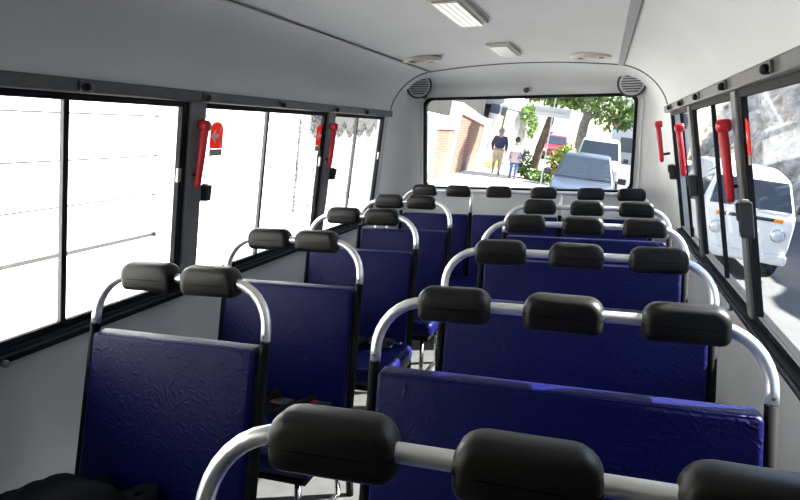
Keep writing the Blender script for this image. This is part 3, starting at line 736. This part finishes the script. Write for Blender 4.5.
tree('street_tree', 'leaning brown-barked street tree beside the walking couple', b1, [(0, 0, -.05), (.08, 0, .5), (.15, 0, 1.2), (.35, 0, 2.2), (.45, 0, 3.2), (.6, .2, 4.6)], [.24, .17, .15, .14, .12, .07],
     [([(.38, 0, 2.4), (1.0, .3, 3.2), (1.6, .5, 3.7)], [.07, .05, .02]), ([(.42, 0, 2.8), (-.4, .2, 3.5), (-1.0, .3, 3.9)], [.06, .04, .02])],
     [((.3, 0, 3.55), (1.2, 1.2, .75)), ((1.2, .4, 3.35), (1.0, 1, .6)), ((-.5, .2, 3.6), (.8, 1, .7))], 2600, 'leaf_green', 'bark', .13, 1, 0)
p = ly(577, 150, 32)
tree('street_tree', 'grey-barked flowering tree between the parked cars and the far wall', (p.x, 32, .1), [(0, 0, -.1), (.05, 0, 1.0), (.1, 0, 2.4), (.3, 0, 3.6), (.7, 0, 5)], [.28, .24, .22, .18, .08],
     [([(.12, 0, 2.5), (.9, .2, 3.4), (1.9, .3, 3.8), (2.6, .3, 3.6)], [.1, .07, .04, .02]), ([(.15, 0, 2.8), (-.7, .2, 3.7), (-1.2, .2, 4.2)], [.08, .05, .02])],
     [((.3, 0, 3.9), (1.3, 1.3, 1.0)), ((1.3, .2, 3.2), (1.0, 1.0, 1.0)), ((2.0, .3, 3.0), (.8, .8, .7)), ((-.5, 0, 3.9), (.9, 1.0, .7))], 2000, 'leaf_green', 'bark_grey', .14, 2, 24)
def shrub(name, label, loc, clumps, n, lm, size, seed, fl=None, nf=0):
    t = sroot(name, label, 'shrub', loc)
    for k in range(4): obj('stem', tube([(0, 0, 0), (random.uniform(-.3, .3), random.uniform(-.2, .2), .45)], [.02, .008], 6), 'bark', t)
    tag(obj('foliage', leaves(n, multi([ball(c, r) for c, r in clumps]), size, seed), lm, t), kind='stuff')
    if fl: tag(obj('blossom', leaves(nf, multi([ball(c, r) for c, r in clumps]), size*.9, seed+3), fl, t), kind='stuff')
    return t
shrub('ivy_shrub', 'leafy green shrub growing round the foot of the leaning tree', b1+Vector((-.1, .2, 0)), [((-.25, 0, .55), (.4, .4, .5)), ((.1, -.2, .25), (.6, .5, .25)), ((.5, -.6, .15), (.5, .6, .18))], 1100, 'leaf_green', .085, 4)
p = ly(562, 150, 23.2); shrub('flower_shrub', 'yellow-green flowering shrub between the leaning tree and hatchback', (p.x, 23.2, .12), [((0, 0, .8), (.48, .4, .65)), ((.2, 0, 1.1), (.35, .3, .4))], 900, 'leaf_light', .11, 6, 'flower_red', 60)
p = lz(478, 168, .15); shrub('low_shrub', 'low green verge plants at the foot of the gate post', (WXL+.5, 27.0, .15), [((0, 0, .15), (.25, 1.4, .22))], 260, 'leaf_light', .09, 8)
p = ly(512, 118, 36); shrub('wall_creeper', 'dark creeper hanging over the white street wall', (WXL+.55, 36.5, .15), [((0, 0, 2.6), (.35, 2.5, .6)), ((.1, 2, 1.9), (.2, 2.0, .7))], 900, 'leaf_green', .14, 9)
# long white board on a thin post
p = ly(553, 112.5, 22.2)
r = sroot('street_sign', 'long white sign board on a thin grey post before the trees', 'sign', (p.x, 22.2, .15))
obj('post', tube([(0, .03, 0), (0, .03, p.z+.6)], .022, 8), 'pole_grey', r)
obj('board', bevel(box(-.60, .60, -.03, .008, p.z-.31, p.z+.02), .02, 2), 'sign_white', r)
obj('board_fold', bevel(box(-.60, .60, -.06, -.031, p.z-.18, p.z-.14), .008, 1), 'pole_grey', r)

# ------------------------------------------------------------------ the walking couple
def skin_mesh(name, verts, edges, radii, sub=2, root=0):
    me = bpy.data.meshes.new(name); me.from_pydata([Vector(v) for v in verts], edges, []); o = bpy.data.objects.new(name, me); COL.objects.link(o)
    sk = o.modifiers.new('skin', 'SKIN'); sk.use_smooth_shade = True
    for i, r in enumerate(radii):
        v = me.skin_vertices[0].data[i]; v.radius = r if isinstance(r, tuple) else (r, r); v.use_root = (i == root)
    if sub: ss = o.modifiers.new('sub', 'SUBSURF'); ss.levels = sub; ss.render_levels = sub
    dg = bpy.context.evaluated_depsgraph_get(); dg.update(); m = bpy.data.meshes.new_from_object(o.evaluated_get(dg))
    bpy.data.objects.remove(o); m.name = name; m.materials.clear()
    for q in m.polygons: q.use_smooth = True
    return m
def person(loc, rz, H, label, top, legs, hairm, step, armL, armR, cap=False, skirt=None, bagm=None):
    k = H/1.72; t = sroot('person', label, 'person', loc, rz)
    def s(v): return tuple(c*k for c in v)
    hipz, kn, an = .92, .50, .08
    LA, RA = (-.10-.02, step, an), (.11, -step, an)
    V = [(0, 0, .95), (0, 0, 1.15), (0, .0, 1.36), (0, -.01, 1.47), (0, .01, 1.52), (0, .015, 1.60), (0, .02, 1.67),
         (-.10, 0, .88), (-.11, step*.35+.06, kn), LA, (LA[0]-.02, LA[1]+.16, .04),
         (.10, 0, .88), (.11, -step*.35+.05, kn), RA, (RA[0]+.02, RA[1]+.16, .04),
         (-.19, 0, 1.38), armL[0], armL[1], armL[2], (.19, 0, 1.38), armR[0], armR[1], armR[2]]
    Eg = [(0, 1), (1, 2), (2, 3), (3, 4), (4, 5), (5, 6), (0, 7), (7, 8), (8, 9), (9, 10), (0, 11), (11, 12), (12, 13), (13, 14), (2, 15), (15, 16), (16, 17), (17, 18), (2, 19), (19, 20), (20, 21), (21, 22)]
    R = [(.15, .11), (.14, .10), (.15, .10), .055, .075, .10, .07, .085, .06, .045, .035, .085, .06, .045, .035, .06, .045, .035, .03, .06, .045, .035, .03]
    def rr(q, f): return tuple(x*k*f for x in q) if isinstance(q, tuple) else q*k*f
    body = obj('body', skin_mesh('body', [s(v) for v in V], Eg, [rr(q, 1) for q in R]), 'skin', t)
    # clothes: same chains a little wider
    iT = [0, 1, 2, 15, 16, 17, 19, 20, 21]; mp = {q: i for i, q in enumerate(iT)}
    eT = [(mp[a], mp[b]) for a, b in Eg if a in mp and b in mp]
    obj('jacket' if not skirt else 'blouse', skin_mesh('top', [s(V[i]) for i in iT], eT, [rr(R[i], 1.5) for i in iT]), top, t)
    iL = [0, 7, 8, 9, 11, 12, 13]; mp = {q: i for i, q in enumerate(iL)}; eL = [(mp[a], mp[b]) for a, b in Eg if a in mp and b in mp]
    obj('trousers', skin_mesh('legs', [s(V[i]) for i in iL], eL, [rr(R[i], 1.4) for i in iL]), legs, t)
    for a, b in ((9, 10), (13, 14)):
        obj('shoe', skin_mesh('shoe', [s((V[a][0], V[a][1]-.05, .05)), s((V[b][0], V[b][1]+.03, .045))], [(0, 1)], [.055*k, .042*k], 1), 'shoe_dark', t)
    bm = bmesh.new(); bmesh.ops.create_uvsphere(bm, u_segments=18, v_segments=12, radius=.112*k)
    for v in bm.verts:
        v.co.z *= 1.12
        if v.co.y > .03*k and v.co.z < .045*k: v.co.y = .03*k + (v.co.y-.03*k)*.3
    bmesh.ops.translate(bm, verts=bm.verts, vec=Vector(s((0, 0, 1.625)))); obj('hair' if not cap else 'cap', bm, hairm, t, True)
    if cap: obj('cap_peak', bevel(box(-.07*k, .07*k, .06*k, .19*k, 1.655*k, 1.672*k), .005, 2), hairm, t)
    if skirt:
        pr = [(.20, 1.12), (.245, .98), (.265, .82), (.27, .70)]; bm = bmesh.new(); n = 20
        Rg = [[bm.verts.new((r_*k*math.cos(2*math.pi*j/n), r_*.92*k*math.sin(2*math.pi*j/n), z*k)) for j in range(n)] for r_, z in pr]
        for i in range(len(Rg)-1):
            for j in range(n): bm.faces.new((Rg[i][j], Rg[i][(j+1) % n], Rg[i+1][(j+1) % n], Rg[i+1][j]))
        obj('tunic', bm, skirt, t, True)
    return t
b2 = lz(495, 174, .15)
person(b2, math.radians(8), 1.74, 'person in navy jacket, khaki trousers and cap walking away on the sidewalk', 'navy_cloth', 'khaki_cloth', 'cap_grey', .20,
       [(-.26, -.04, 1.15), (-.25, .08, .93), (-.24, .12, .84)], [(.26, .03, 1.15), (.27, -.06, .92), (.27, -.06, .83)], cap=True)
b3 = lz(511.5, 179, .15)
wm = person(b3, math.radians(0), 1.52, 'person in white blouse, mauve tunic and jeans walking with a dark bag', 'white_cloth', 'jean_cloth', 'hair_dark', .16,
       [(-.25, -.02, 1.15), (-.24, .12, .98), (-.20, .18, .93)], [(.26, .0, 1.15), (.28, .14, 1.02), (.26, .20, 1.0)], skirt='mauve_cloth')
hb = tag(street(obj('handbag', bevel(box(-.05, .05, -.14, .14, -.12, .10), .03, 3), 'navy_cloth')), 'small dark handbag hanging at the side of the person in white', 'handbag')
hb.matrix_world = STM @ Matrix.Translation(b3 + Vector((.29, .05, .86)))
obj('handle', tube([(0, -.09, .09), (0, -.06, .2), (0, .06, .2), (0, .09, .09)], .012, 6), 'navy_cloth', hb, True)
